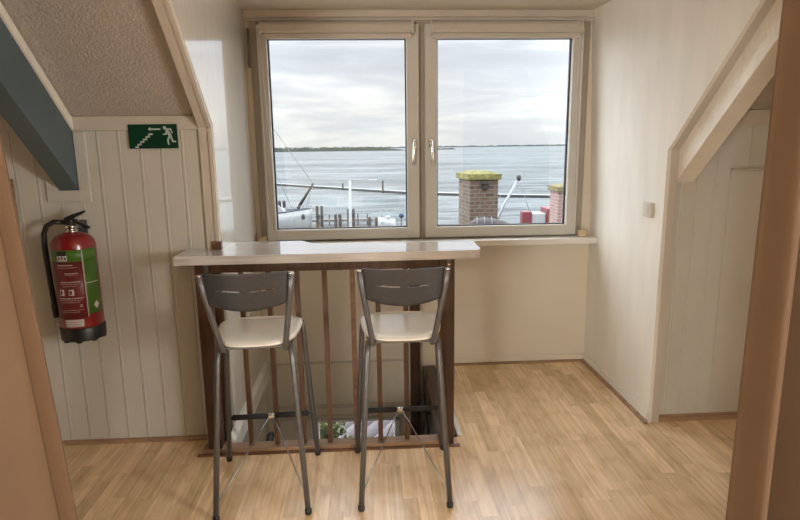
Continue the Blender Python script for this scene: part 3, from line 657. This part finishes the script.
rows = [(1.020,-50,-8,'w'),(1.008,-50,2,'g'),(0.980,-30,4,'w'),(0.972,-30,-2,'g'),(0.938,-45,8,'w'),(0.928,-45,4,'g'),(0.918,-40,-4,'g'),(0.858,-55,10,'w'),(0.848,-55,6,'g'),(0.838,-50,0,'g'),(0.800,-50,8,'g'),(0.790,-50,-4,'g')]
for z, a0, a1, c_ in rows:
    x = a0
    while x < a1:
        L_ = random.uniform(3, 9); wrap(A+x, A+min(a1, x+L_), z-0.0022, z+0.0022, 0.1003, 'print_line', M['labelwhite'] if c_ == 'w' else M['labelgrey'], lb, .0004); x += L_+1.5
for a0 in (-52, -26):
    wrap(A+a0, A+a0+14, 0.872, 0.902, 0.1004, 'pictogram', M['labelwhite'], lb, .0004)
    wrap(A+a0+3, A+a0+9, 0.878, 0.895, 0.1008, 'pictogram', M['redlabel'], lb, .0004)
wrap(A-2, A+5, 0.812, 0.826, 0.1004, 'pictogram', M['labelgrey'], lb, .0004)
wrap(A-46, A+4, 0.715, 0.752, 0.0996, 'label', M['labelwhite'], lbl='small white sticker under the red label')
wrap(A-43, A, 0.738, 0.742, 0.1004, 'print_line', M['labelgrey'], lb, .0004); wrap(A-43, A-6, 0.728, 0.731, 0.1004, 'print_line', M['labelgrey'], lb, .0004)
# white diamond on the green strip
dm = MB(); zc, ac = 0.812, A+43
b_ = dm.bm; q = []
for (da, dz) in ((0,.02),(9,0),(0,-.02),(-9,0)): q.append(b_.verts.new((cx+.1012*sin(radians(ac+da)), cy-.1012*cos(radians(ac+da)), zc+dz)))
q2 = [b_.verts.new((v.co.x*1, v.co.y+0.0012, v.co.z)) for v in q]
b_.faces.new(q); b_.faces.new(q2[::-1])
for k in range(4): b_.faces.new([q[k], q2[k], q2[(k+1)%4], q[(k+1)%4]])
dm.build('pictogram', M['labelwhite'], g2)
MB().lathe([(0.03,1.164),(0.03,1.176),(0.024,1.178),(0.024,1.186),(0.03,1.188),(0.03,1.200),(0.018,1.204)], (cx,cy,0), 24).build('neck_ring', M['chrome'], ex)
vl = MB().lathe([(0.022,1.198),(0.022,1.228),(0.016,1.234)], (cx,cy,0), 16).box(cx-.028,cx+.028,cy-.014,cy+.014,1.208,1.230,.004)
vl.tube([(cx-.018,cy,1.216),(cx-.045,cy-.004,1.216)], .012).build('valve', M['black'], ex)
lv = MB().prism([(cx-.03,1.215),(cx-.024,1.238),(cx+.01,1.252),(cx+.072,1.271),(cx+.072,1.260),(cx+.025,1.238),(cx,1.222)], 'y', cy-.011, cy+.011, .002)
lab(lv.build('handle', M['black'], ex), 'upper squeeze lever')
lv = MB().prism([(cx-.02,1.230),(cx+.02,1.230),(cx+.090,1.190),(cx+.084,1.180),(cx+.02,1.212),(cx-.02,1.212)], 'y', cy-.010, cy+.010, .002)
lab(lv.build('handle', M['black'], ex), 'lower carrying lever')
MB().tube([(cx+.058+.015*cos(2*pi*k/20), cy-.013, 1.232+.018*sin(2*pi*k/20)) for k in range(21)], .0016, 6, False).build('safety_ring', M['chrome'], ex)
MB().tube([(cx-.04,cy-.004,1.216),(cx-.075,cy-.008,1.218),(cx-.108,cy-.012,1.200),(cx-.124,cy-.014,1.165),(cx-.128,cy-.014,1.10),(cx-.126,cy-.014,1.00),(cx-.122,cy-.014,0.90),(cx-.117,cy-.014,0.79)], .0125, 12).tube([(cx-.118,cy-.014,0.81),(cx-.115,cy-.012,0.745)], [.015,.015]).build('hose', M['black'], ex)
MB().box(cx-.014,cx+.014,cy+.02,YP,1.178,1.205,.002).box(cx-.03,cx+.03,YP-.008,YP,1.10,1.215,.002).build('wall_bracket', M['metal'], ex)
MB().box(cx-.014,cx+.014,cy+.095,YP,0.85,0.88,.002).build('wall_bracket', M['metal'], ex)

# ------------------------------------------------------------------ emergency exit sign
es = thing('exit_sign', 'green emergency exit sign with running man and stairs on the left board wall', 'sign', (-1.037, 2.955, 1.62))
sx0, sx1, sz0, sz1, sy = -1.154, -0.920, 1.560, 1.676, 2.9535
MB().box(sx0, sx1, sy, sy+0.0035, sz0, sz1).build('board', M['signgreen'], es)
def sp(u, v): return (sx0 + (sx1-sx0)*u, sz0 + (sz1-sz0)*v)
def U(px, py): return sp((px-100)/560, 1-(py-105)/265)
def flat(polys, nm, lbl=None):
    b = MB()
    for p in polys: b.prism([U(*q) for q in p], 'y', sy-0.0012, sy-0.0001)
    o = b.build(nm, M['signwhite'], es)
    if lbl: lab(o, lbl)
stp = [(180,355)]
x, y = 165, 362; top = []; 
for k in range(6):
    top += [(x, y-17), (x+35, y-17)]; x += 35; y -= 27.5
bot = [(p[0]+0, p[1]+16) for p in top]
polys = []
x, y = 165, 345
for k in range(6):
    polys.append([(x,y),(x+40,y),(x+40,y+17),(x,y+17)])
    polys.append([(x+26,y-27),(x+40,y-27),(x+40,y),(x+26,y)]) if k < 5 else None
    x += 34; y -= 28
flat([p for p in polys if p], 'pictogram', 'white stair steps')
flat([[(325,158),(355,138),(355,150),(470,150),(470,168),(355,168),(355,178)]], 'pictogram', 'white arrow to the left')
mn = [[(500+18+19*cos(2*pi*k/14), 145+19*sin(2*pi*k/14)) for k in range(14)],
      [(525,160),(548,150),(580,200),(590,230),(560,240),(545,210)],
      [(548,150),(595,152),(607,205),(595,208),(583,170),(560,168)],
      [(530,175),(545,200),(535,222),(495,222),(495,210),(522,208)],
      [(560,228),(578,240),(556,280),(560,330),(545,332),(536,280)],
      [(572,228),(592,225),(600,262),(610,290),(640,288),(640,304),(596,304),(580,265)]]
flat(mn, 'pictogram', 'white running man')

# ------------------------------------------------------------------ light switch
ls = thing('light_switch', 'small square cream light switch on the right dormer wall', 'light switch', (1.56, 3.095, 1.195))
MB().box(1.538, 1.5598, 3.050, 3.135, 1.155, 1.240, .004).build('switch_plate', M['switch'], ls)
MB().box(1.533, 1.5385, 3.072, 3.116, 1.172, 1.224, .002).build('rocker', M['switch'], ls)

# ------------------------------------------------------------------ curtains
def curtain(label, path_top, path_bot, z0, z1, hem_first=True):
    t = thing('curtain', label, 'curtain', (path_top(0.5)[0], path_top(0.5)[1], z0))
    def fn(u, v):
        a = path_bot(u); b = path_top(u); k = v
        return (a[0]*(1-k)+b[0]*k, a[1]*(1-k)+b[1]*k, z0+(z1-z0)*v)
    MB().grid(fn, 260, 24, 0.003).build('cloth', M['curtain'], t)
    # stitched hem along the free edge
    def hf(u, v):
        p = Vector(fn(u*0.035, v)); q = Vector(fn(u*0.035+0.002, v)); d = (q-p).normalized(); n = Vector((d.y, -d.x, 0))
        if n.y > 0: n = -n
        return p + n*(0.004 + 0.002*sin(u*pi))
    MB().grid(hf, 8, 24, 0.001).build('hem', M['curtain_hem'], t)
    return t
def rc_top(u):   # right curtain, free edge first
    x = 1.066 + 1.60*u; return (x, 1.50 + 0.060*sin(u*2*pi*7.6+pi)*min(1, u*40) , )  # unseen outer width added to keep light off the right board wall
def rc_bot(u):
    x = 1.056 + 1.58*u; return (x, 1.50 + 0.095*sin(u*2*pi*7.6+pi)*min(1, u*40) , )
curtain('tan curtain hanging at the right edge of the view', rc_top, rc_bot, 0.02, 2.36)
def lc_top(u): return (-0.935 - 1.5*u, 1.50 + 0.05*sin(u*2*pi*5.2+0.6)*min(1, u*7))  # outer width beyond the view added to shield the left board wall from light
def lc_bot(u): return (-0.800 - 1.7*u, 1.50 + 0.08*sin(u*2*pi*5.2+0.6)*min(1, u*7))
curtain('tan curtain hanging at the left edge of the view', lc_top, lc_bot, 0.02, 2.36)
for s, l in ((1, 'slim wooden curtain rod above the right curtain'), (-1, 'slim wooden curtain rod above the left curtain')):
    b = MB().tube([(s*0.8, 1.5, 2.378), (s*2.8, 1.5, 2.378)], 0.012)
    for x in (0.95, 1.9, 2.5): b.box(s*x-.008, s*x+.008, 1.49, 1.51, 2.385, CZ)
    tag(b.build('curtain_rod', M['midwood']), l, 'curtain rod')

# ------------------------------------------------------------------ outside
SEA = -6.45
struct('sea', MB().box(-9000, 9000, 26, 16000, SEA-0.5, SEA), M['sea'], 'pale choppy sea', 'sea')
struct('ground', MB().box(-60, 60, YW+0.16, 26, -7.2, -5.0), M['ground'], 'paved quay below the house', 'ground')
def shore(name, lbl, x0, x1, y, h, mt, seed, n=160):
    random.seed(seed); hs = [h*(0.55+0.45*random.random()) for _ in range(n+1)]
    pts = [(x0+(x1-x0)*i/n, SEA + hs[i]*min(1, 8*i/n, 8*(n-i)/n) + 0.4) for i in range(n+1)]
    struct(name, MB().prism([(x0,SEA-0.4)]+pts+[(x1,SEA-0.4)], 'y', y, y+120), mt, lbl, 'shore')
shore('wooded_shore', 'dark wooded shore on the left horizon', -420, 106, 1500, 11.5, M['land'], 3)
shore('sand_spit', 'low spit of land right of the window mullion', 195, 262, 1700, 4.0, M['land'], 5, 40)
shore('distant_shore', 'faint hazy shore along the horizon', -2600, 4200, 7000, 20, M['landfar'], 4, 220)
# breakwater line
bw = thing('breakwater', 'long low breakwater crossing the water behind the boats', 'breakwater', (0, 105, SEA))
pl = [(-60,158),(-20,130.8),(-9.5,118.5),(-0.3,108.2),(6.8,100.5),(11.7,96.9),(21,91.0),(28,88),(40,85)]
def ribbon(z0, z1, w, off=0):
    b = MB()
    for (a, c) in zip(pl[:-1], pl[1:]):
        b.prism([(a[0],a[1]+off),(c[0],c[1]+off),(c[0],c[1]+w+off),(a[0],a[1]+w+off)], 'z', z0, z1)
    return b
ribbon(SEA-0.3, SEA+0.38, 1.0).build('stone_wall', M['stone'], bw)
ribbon(SEA+0.385, SEA+0.44, 1.7, .1).build('walkway', M['paverock'], bw)
for x, y, h in ((-4.6,113,1.0),(2.9,103.9,1.9)):
    MB().box(x-.13,x+.13,y-.13,y+.13,SEA,SEA+h+.3).build('post', M['pile'], bw)

# mooring piles at about 58 m, given as x position and top height
YPI = 58
def pile(x, y, top, lbl, r=0.15):
    b = MB().lathe([(r*1.05,SEA-0.6),(r,SEA+0.2),(r*0.95,top-0.05),(r*0.7,top)], (x,y,0), 10)
    tag(b.build('mooring_pile', M['pile']), lbl, 'mooring pile', 'mooring piles along the jetty')
PP = [
    (-4.99, 58, -4.1, 'tall dark mooring pile, leftmost beside the sailing boat'),
    (-4.54, 58, -4.11, 'tall dark mooring pile just right of the leftmost one'),
    (-3.18, 58, -4.99, 'short mooring pile, left one of the pair left of the lamp post'),
    (-2.73, 58, -4.99, 'short mooring pile, right one of the pair left of the lamp post'),
    (-1.88, 58, -4.46, 'mooring pile standing just left of the lamp post foot'),
    (-1.38, 58, -4.47, 'mooring pile standing just right of the lamp post foot'),
    (0.22, 58, -5.3, 'short thick mooring pile between lamp post and motor boat'),
    (0.9, 58, -5.37, 'short mooring pile directly left of the small motor boat')]
for x, y, z, l in PP: pile(x, y, z, l)
jt = thing('jetty', 'low pale jetty running between the mooring piles', 'jetty', (-3, 60.8, SEA))
MB().box(-8.2, 0.6, 60.4, 61.3, -5.92, -5.80).box(-8.2,0.6,60.35,60.4,-6.0,-5.78).build('deck', M['plank'], jt)
MB().box(-7.9, -4.2, 61.2, 61.26, -5.32, -5.27).box(-3.4,0.4,61.2,61.26,-5.32,-5.27).build('rail', M['plank'], jt)
for i in range(9):
    x = -8.0 + i*1.0
    MB().box(x-.05, x+.05, 60.8, 60.9, SEA-.5, -5.3).build('support', M['pile'], jt)

# lamp post
lp = thing('street_lamp', 'slim white lamp post with one long arm above the water', 'lamp post', (-0.90, 30, -6.45))
MB().tube([(-0.97,30,-6.6),(-0.90,30,-2.5),(-0.845,30,-0.08)], [.10,.08,.06], 10).build('pole', M['polewhite'], lp)
MB().tube([(-0.9,30,-0.08),(0.1,30,-0.06),(0.45,30,-0.085)], .025, 8).build('arm', M['rope'], lp)
MB().box(0.12,0.56,29.94,30.06,-0.12,-0.05,.015).build('lamp_head', M['polewhite'], lp)

# sailing boat with raised spar
SB = thing('sailing_boat', 'white sailing boat moored at the left with a raised dark bowsprit', 'sailing boat', (-8.5, 58, SEA))
def hull(x0, x1, yc, wid, zd0, zd1, keel, mt, par, nm='hull', n=18):
    """bow at x1, deck height zd0 at the stern to zd1 at the bow"""
    def fn(u, v):
        x = x0+(x1-x0)*u; w_ = wid*(1-u**3.2)*(0.75+0.25*min(1,u*3))
        zd = zd0+(zd1-zd0)*u**1.6; a = pi*v
        s = sin(a)**0.6; y = yc - w_*cos(a)*1.0
        z = zd - (zd-keel)*s*(1-0.35*u**4)
        return (x - 0.0*(1-u), y, z)
    MB().grid(fn, n, 14, 0.05).build(nm, mt, par)
    dk = [(x0+(x1-x0)*i/n, yc - wid*(1-(i/n)**3.2)*(0.75+0.25*min(1,3*i/n))*0.97) for i in range(n+1)]
    dk2 = [(p[0], 2*yc-p[1]) for p in dk[::-1][1:]]
    return dk + dk2
dk = hull(-19, -5.55, 58, 1.9, -5.2, -4.35, SEA-0.6, M['whiteboat'], SB)
def deck_grid(x0, x1, yc, wid, zd0, zd1):
    def fn(u, v):
        w_ = wid*(1-u**3.2)*(0.75+0.25*min(1,u*3)); return (x0+(x1-x0)*u, yc+w_*(2*v-1), zd0+(zd1-zd0)*u**1.6-0.06)
    return MB().grid(fn, 18, 4, -0.04)
deck_grid(-19, -5.55, 58, 1.85, -5.2, -4.35).build('deck', M['plank'], SB)
def rail_line(side):
    pts = []
    for i in range(19):
        u = i/18*0.995; w_ = 1.93*(1-u**3.2)*(0.75+0.25*min(1,u*3)); pts.append((-19+13.45*u, 58+side*w_, -5.2+0.85*u**1.6+.03))
    return pts
MB().tube(rail_line(-1), .07, 6).tube(rail_line(1), .07, 6).build('rubbing_strake', M['navy'], SB)
MB().prism([(-18,-5.2),(-17.2,-4.2),(-10.5,-3.75),(-8.6,-3.9),(-8.0,-4.8),(-9,-5.1)], 'y', 57.1, 58.9, .08).build('cabin', M['whiteboat'], SB)
MB().tube([(-6.9,58,-4.3),(-5.25,57.8,-1.85)], [.16,.10], 8).build('bowsprit', M['pile'], SB)
MB().tube([(-12.3,58,-5),(-12.3,58,9)], [.12,.07], 8).build('mast', M['rope'], SB)
MB().tube([(-5.25,57.8,-1.9),(-12.3,58,8.6)], .03, 5).build('forestay', M['rope'], SB)
MB().tube([(-7.4,57.4,-4.2),(-12.3,58,7.5)], .025, 5).tube([(-8.6,57.2,-4.4),(-12.3,58,4.5)], .025, 5).build('shroud', M['rope'], SB)
MB().tube([(-5.3,57.8,-2.0),(-5.9,57.6,-4.3)], .025, 5).tube([(-5.3,57.8,-2.0),(-6.2,58.4,-4.4)], .02, 5).build('stay', M['rope'], SB)
MB().tube([(-6.3,57.1,-4.4),(-6.25,57.05,-3.95),(-5.6,57.6,-3.85),(-5.6,57.6,-4.3)], .03, 5).tube([(-8,57,-4.7),(-8,57,-4.1),(-6.25,57.05,-3.95)], .03, 5).build('pulpit_rail', M['rope'], SB)
MB().lathe([(.12,-4.9),(.17,-4.8),(.17,-4.5),(.1,-4.4)], (-6.25,56.6,-.35), 10).build('fender', M['pile'], SB)
for x in (-8.6, -8.15): MB().lathe([(.13,-4.2),(.16,-4.1),(.16,-3.6),(.06,-3.5)], (x,57.4,.05), 10).build('winch_post', M['pile'], SB)

# small motor boat
mb_ = thing('motor_boat', 'small white motor boat with sea green stripe moored at the jetty end', 'motor boat', (2.0, 57, SEA))
def hull2(x0, x1, yc, wid, z1, par, mt, k0=SEA-0.3, nm='hull'):
    def fn(u, v):
        x = x0+(x1-x0)*u; w_ = wid*sin(pi*min(1,(0.22+0.78*(1-u))*0.62))**0.8 if u > 0.02 else 0.05*wid
        w_ = wid*(1-abs(2*u-1.15)**2.4*0.75) if u < 1 else wid*0.3
        a = pi*v; s = sin(a)**0.6
        top = z1 + 0.28*(1-u)**2
        return (x, yc - w_*cos(a), top-(top-k0)*s)
    MB().grid(fn, 16, 12, 0.05).build(nm, mt, par)
hull2(1.1, 2.75, 56.5, 0.7, -5.4, mb_, M['whiteboat'])
MB().box(1.3,2.5,55.86,57.1,-5.66,-5.56,.03).build('stripe', M['seagreen'], mb_)
MB().box(1.75,2.25,56.1,56.9,-5.5,-5.05,.08).build('console', M['whiteboat'], mb_)
MB().tube([(1.45,56.3,-5.4),(1.35,56.3,-4.4)], .035, 6).tube([(1.9,56.3,-5.3),(1.95,56.3,-4.5)], .04, 6).build('rod', M['rope'], mb_)
by = thing('mooring_buoy', 'round dark blue buoy hung beside the small motor boat', 'buoy', (3.3, 56.5, -5.6))
def ball(c, r, n=12): return MB().lathe([(max(.002, r*sin(pi*k/n)), -r*cos(pi*k/n)) for k in range(n+1)], c, 16)
ball((3.35,56.5,-5.05), 0.26).build('ball', M['navy'], by)
MB().tube([(3.35,56.5,-5.25),(3.3,56.5,-6.5)], .05, 6).build('stem', M['pile'], by)

# work boat with boom (right pane)
wk = thing('work_boat', 'red and white work boat with a raised white boom behind the brick chimneys', 'work boat', (11, 40, SEA))
def wh(u, v):
    x = 8+8.5*u; w_ = 1.5*(1-abs(2*u-1)**2.6*0.85); a = pi*v
    return (x, 41-w_*cos(a), -4.75-(-4.75+6.9)*sin(a)**0.6)
MB().grid(wh, 18, 12, 0.05).build('hull', M['boatred'], wk)
MB().box(8.5,16,39.9,42.1,-4.9,-4.8).build('deck', M['plank'], wk)
MB().box(12.75,13.5,40.2,41.8,-4.8,-2.85,.06).build('cabin', M['boatred'], wk)
MB().box(11.7,12.75,40.4,41.6,-4.8,-3.2,.06).build('deckhouse', M['whiteboat'], wk)
MB().box(11.0,11.7,40.2,40.9,-4.8,-3.05,.06).build('locker', M['boatred'], wk)
MB().tube([(8.6,40,-4.85),(9.6,40,-2.5),(10.55,40,-0.72)], [.11,.095,.08], 8).build('boom', M['polewhite'], wk)
MB().lathe([(.05,-.2),(.16,-.12),(.16,.12),(.05,.2)], (10.6,40,-0.65), 10).build('pulley', M['stone'], wk)
MB().tube([(10.65,40,-.8),(11.6,40.4,-3.2)], .018, 5).tube([(10.5,40,-.7),(9.0,40.6,-2.4)], .014, 5).build('cable', M['rope'], wk)

# neighbouring roof below the window
rf = sroot('tiled_roof', 'pale tiled roof of the neighbouring house below', 'roof', (1, 7, -0.5))
RZ, RY, EY, EZ = 0.16, 9.25, 4.4, -1.35
def roof_fn(u, v):
    x = -4+14*u; y = EY+(RY-EY)*v
    z = EZ+(RZ-EZ)*v
    return (x, y, z)
d2 = Vector((0.68,0.733)); p2 = Vector((0.733,-0.68))
rb_ = MB()
x0r, nrid = -4, 0
def roof_h(x, y):
    s = (x*p2.x + y*p2.y)/0.13; t_ = (x*d2.x + y*d2.y)/0.42
    return 0.08*abs(sin(pi*s))**0.8 + 0.006*(1-(t_ % 1.0))
def rfn(u, v):
    x = -2.2+5.2*u; y = EY+(6.6-EY)*v; return (x, y, EZ+(RZ-EZ)*(y-EY)/(RY-EY)+roof_h(x, y))
MB().grid(rfn, 260, 130, -0.03, smooth=False).build('tile_field', M['tile'], rf)
MB().prism([(EY,EZ-.06),(RY,RZ-.02),(RY+.02,RZ-.06),(14.2,-1.5),(14.2,-1.62),(RY,RZ-.14),(EY,EZ-.14)], 'x', -4, 10).build('roof_deck', M['tile'], rf)
MB().box(-3.8, 9.8, 4.7, 14.0, -5.0, -1.45).build('house_wall', M['exterior'], rf)
MB().tube([(-4,RY,RZ-.02),(10,RY,RZ-.02)], .06, 10).build('ridge_tile', M['tile'], rf)
# leafy bush by the stair window
bu = thing('leafy_bush', 'variegated leafy bush outside the low stair window', 'bush', (-0.62, 4.6, -1.35))
random.seed(11)
def leaves(n, mt_, nm, sc):
    b = MB(); g = b.bm
    for _ in range(n):
        a = random.uniform(0,2*pi); h = random.random(); r = 0.34*sqrt(random.random())*(1.1-0.4*h)
        c = Vector((-0.50+r*cos(a), 4.58+r*sin(a)*0.7, -1.25+0.60*h))
        L1 = random.uniform(.03,.055)*sc; d = Vector((random.uniform(-1,1),random.uniform(-1,1),random.uniform(-.4,.8))).normalized()
        n_ = d.cross(Vector((random.random(),random.random(),random.random()))).normalized()*L1*0.35
        k = d.cross(n_).normalized()*L1*.08
        v = [g.verts.new(c), g.verts.new(c+d*L1*.5+n_+k), g.verts.new(c+d*L1), g.verts.new(c+d*L1*.5-n_+k)]
        g.faces.new(v)
    return b.build(nm, mt_, bu)
leaves(1500, M['leaf'], 'foliage', 1.2); lab(leaves(1200, M['leaf2'], 'foliage', 1.1), 'pale cream leaves')
MB().tube([(-0.50,4.6,-5.0),(-0.50,4.6,-1.3),(-0.42,4.58,-0.9)], [.03,.02,.008], 8).tube([(-0.5,4.6,-1.3),(-0.62,4.6,-0.85)], [.015,.006], 6).build('stem', M['pile'], bu)

# chimneys
def chimney(name_lbl, x, y, wd, dp, ztop, ang, bm_, cm, vent, cat='chimney'):
    t = thing('chimney', name_lbl, cat, (x, y, -1.2)); t.rotation_euler.z = radians(ang)
    ox, oy = x, y
    MB().box(ox, ox+wd, oy, oy+dp, -1.2, ztop-0.09).build('brick_stack', bm_, t)
    # mossy concrete cap, slightly domed with ragged edge
    def top(u, v):
        X = ox-0.045+(wd+0.09)*u; Y = oy-0.045+(dp+0.09)*v
        e = min(u, 1-u, v, 1-v)
        return (X, Y, ztop+0.045*min(1, e*4)+random.uniform(-.006,.008))
    random.seed(5)
    cp = MB().box(ox-0.045, ox+wd+0.045, oy-0.045, oy+dp+0.045, ztop-0.09, ztop, .012)
    cp.grid(top, 22, 22, 0.03)
    cp.build('cap', cm, t)
    if vent:
        v_ = MB().lathe([(.055,0),(.06,-.03),(.05,-.05),(.03,-.055)], (ox+wd*.52, oy-.0, ztop-0.20), 14, 'y').prism([(ox+wd*.52-.085,ztop-.155),(ox+wd*.52+.085,ztop-.165),(ox+wd*.52+.07,ztop-.13),(ox+wd*.52-.07,ztop-.125)], 'y', oy-.08, oy)
        v_.build('vent_cowl', M['pile'], t)
chimney('brown brick chimney with thick yellow-green moss on its cap', 1.705, 9.5, 0.485, 0.70, 1.095, 6, M['brick'], M['moss'], True)
chimney('pink brick chimney partly cut off by the right window edge', 3.70, 11.0, 0.50, 0.50, 0.755, 0, M['brick2'], M['moss2'], False)
tp = thing('furled_canvas', 'furled grey canvas roll lying on the roof ridge before the mossy chimney', 'canvas', (1.95, 9.25, 0.2))
MB().tube([(1.66,9.26,0.30),(1.76,9.26,0.325),(1.9,9.26,0.335),(2.05,9.26,0.32),(2.2,9.27,0.30),(2.38,9.28,0.25)], [.03,.07,.085,.075,.06,.03], 16).build('roll', M['tarp'], tp)
for x in (1.78, 1.9, 2.02):
    MB().tube([(x+.012*cos(2*pi*k/16), 9.26+.088*cos(2*pi*k/16), .332+.088*sin(2*pi*k/16)) for k in range(17)], .006, 6, False).build('lashing', M['rope'], tp)
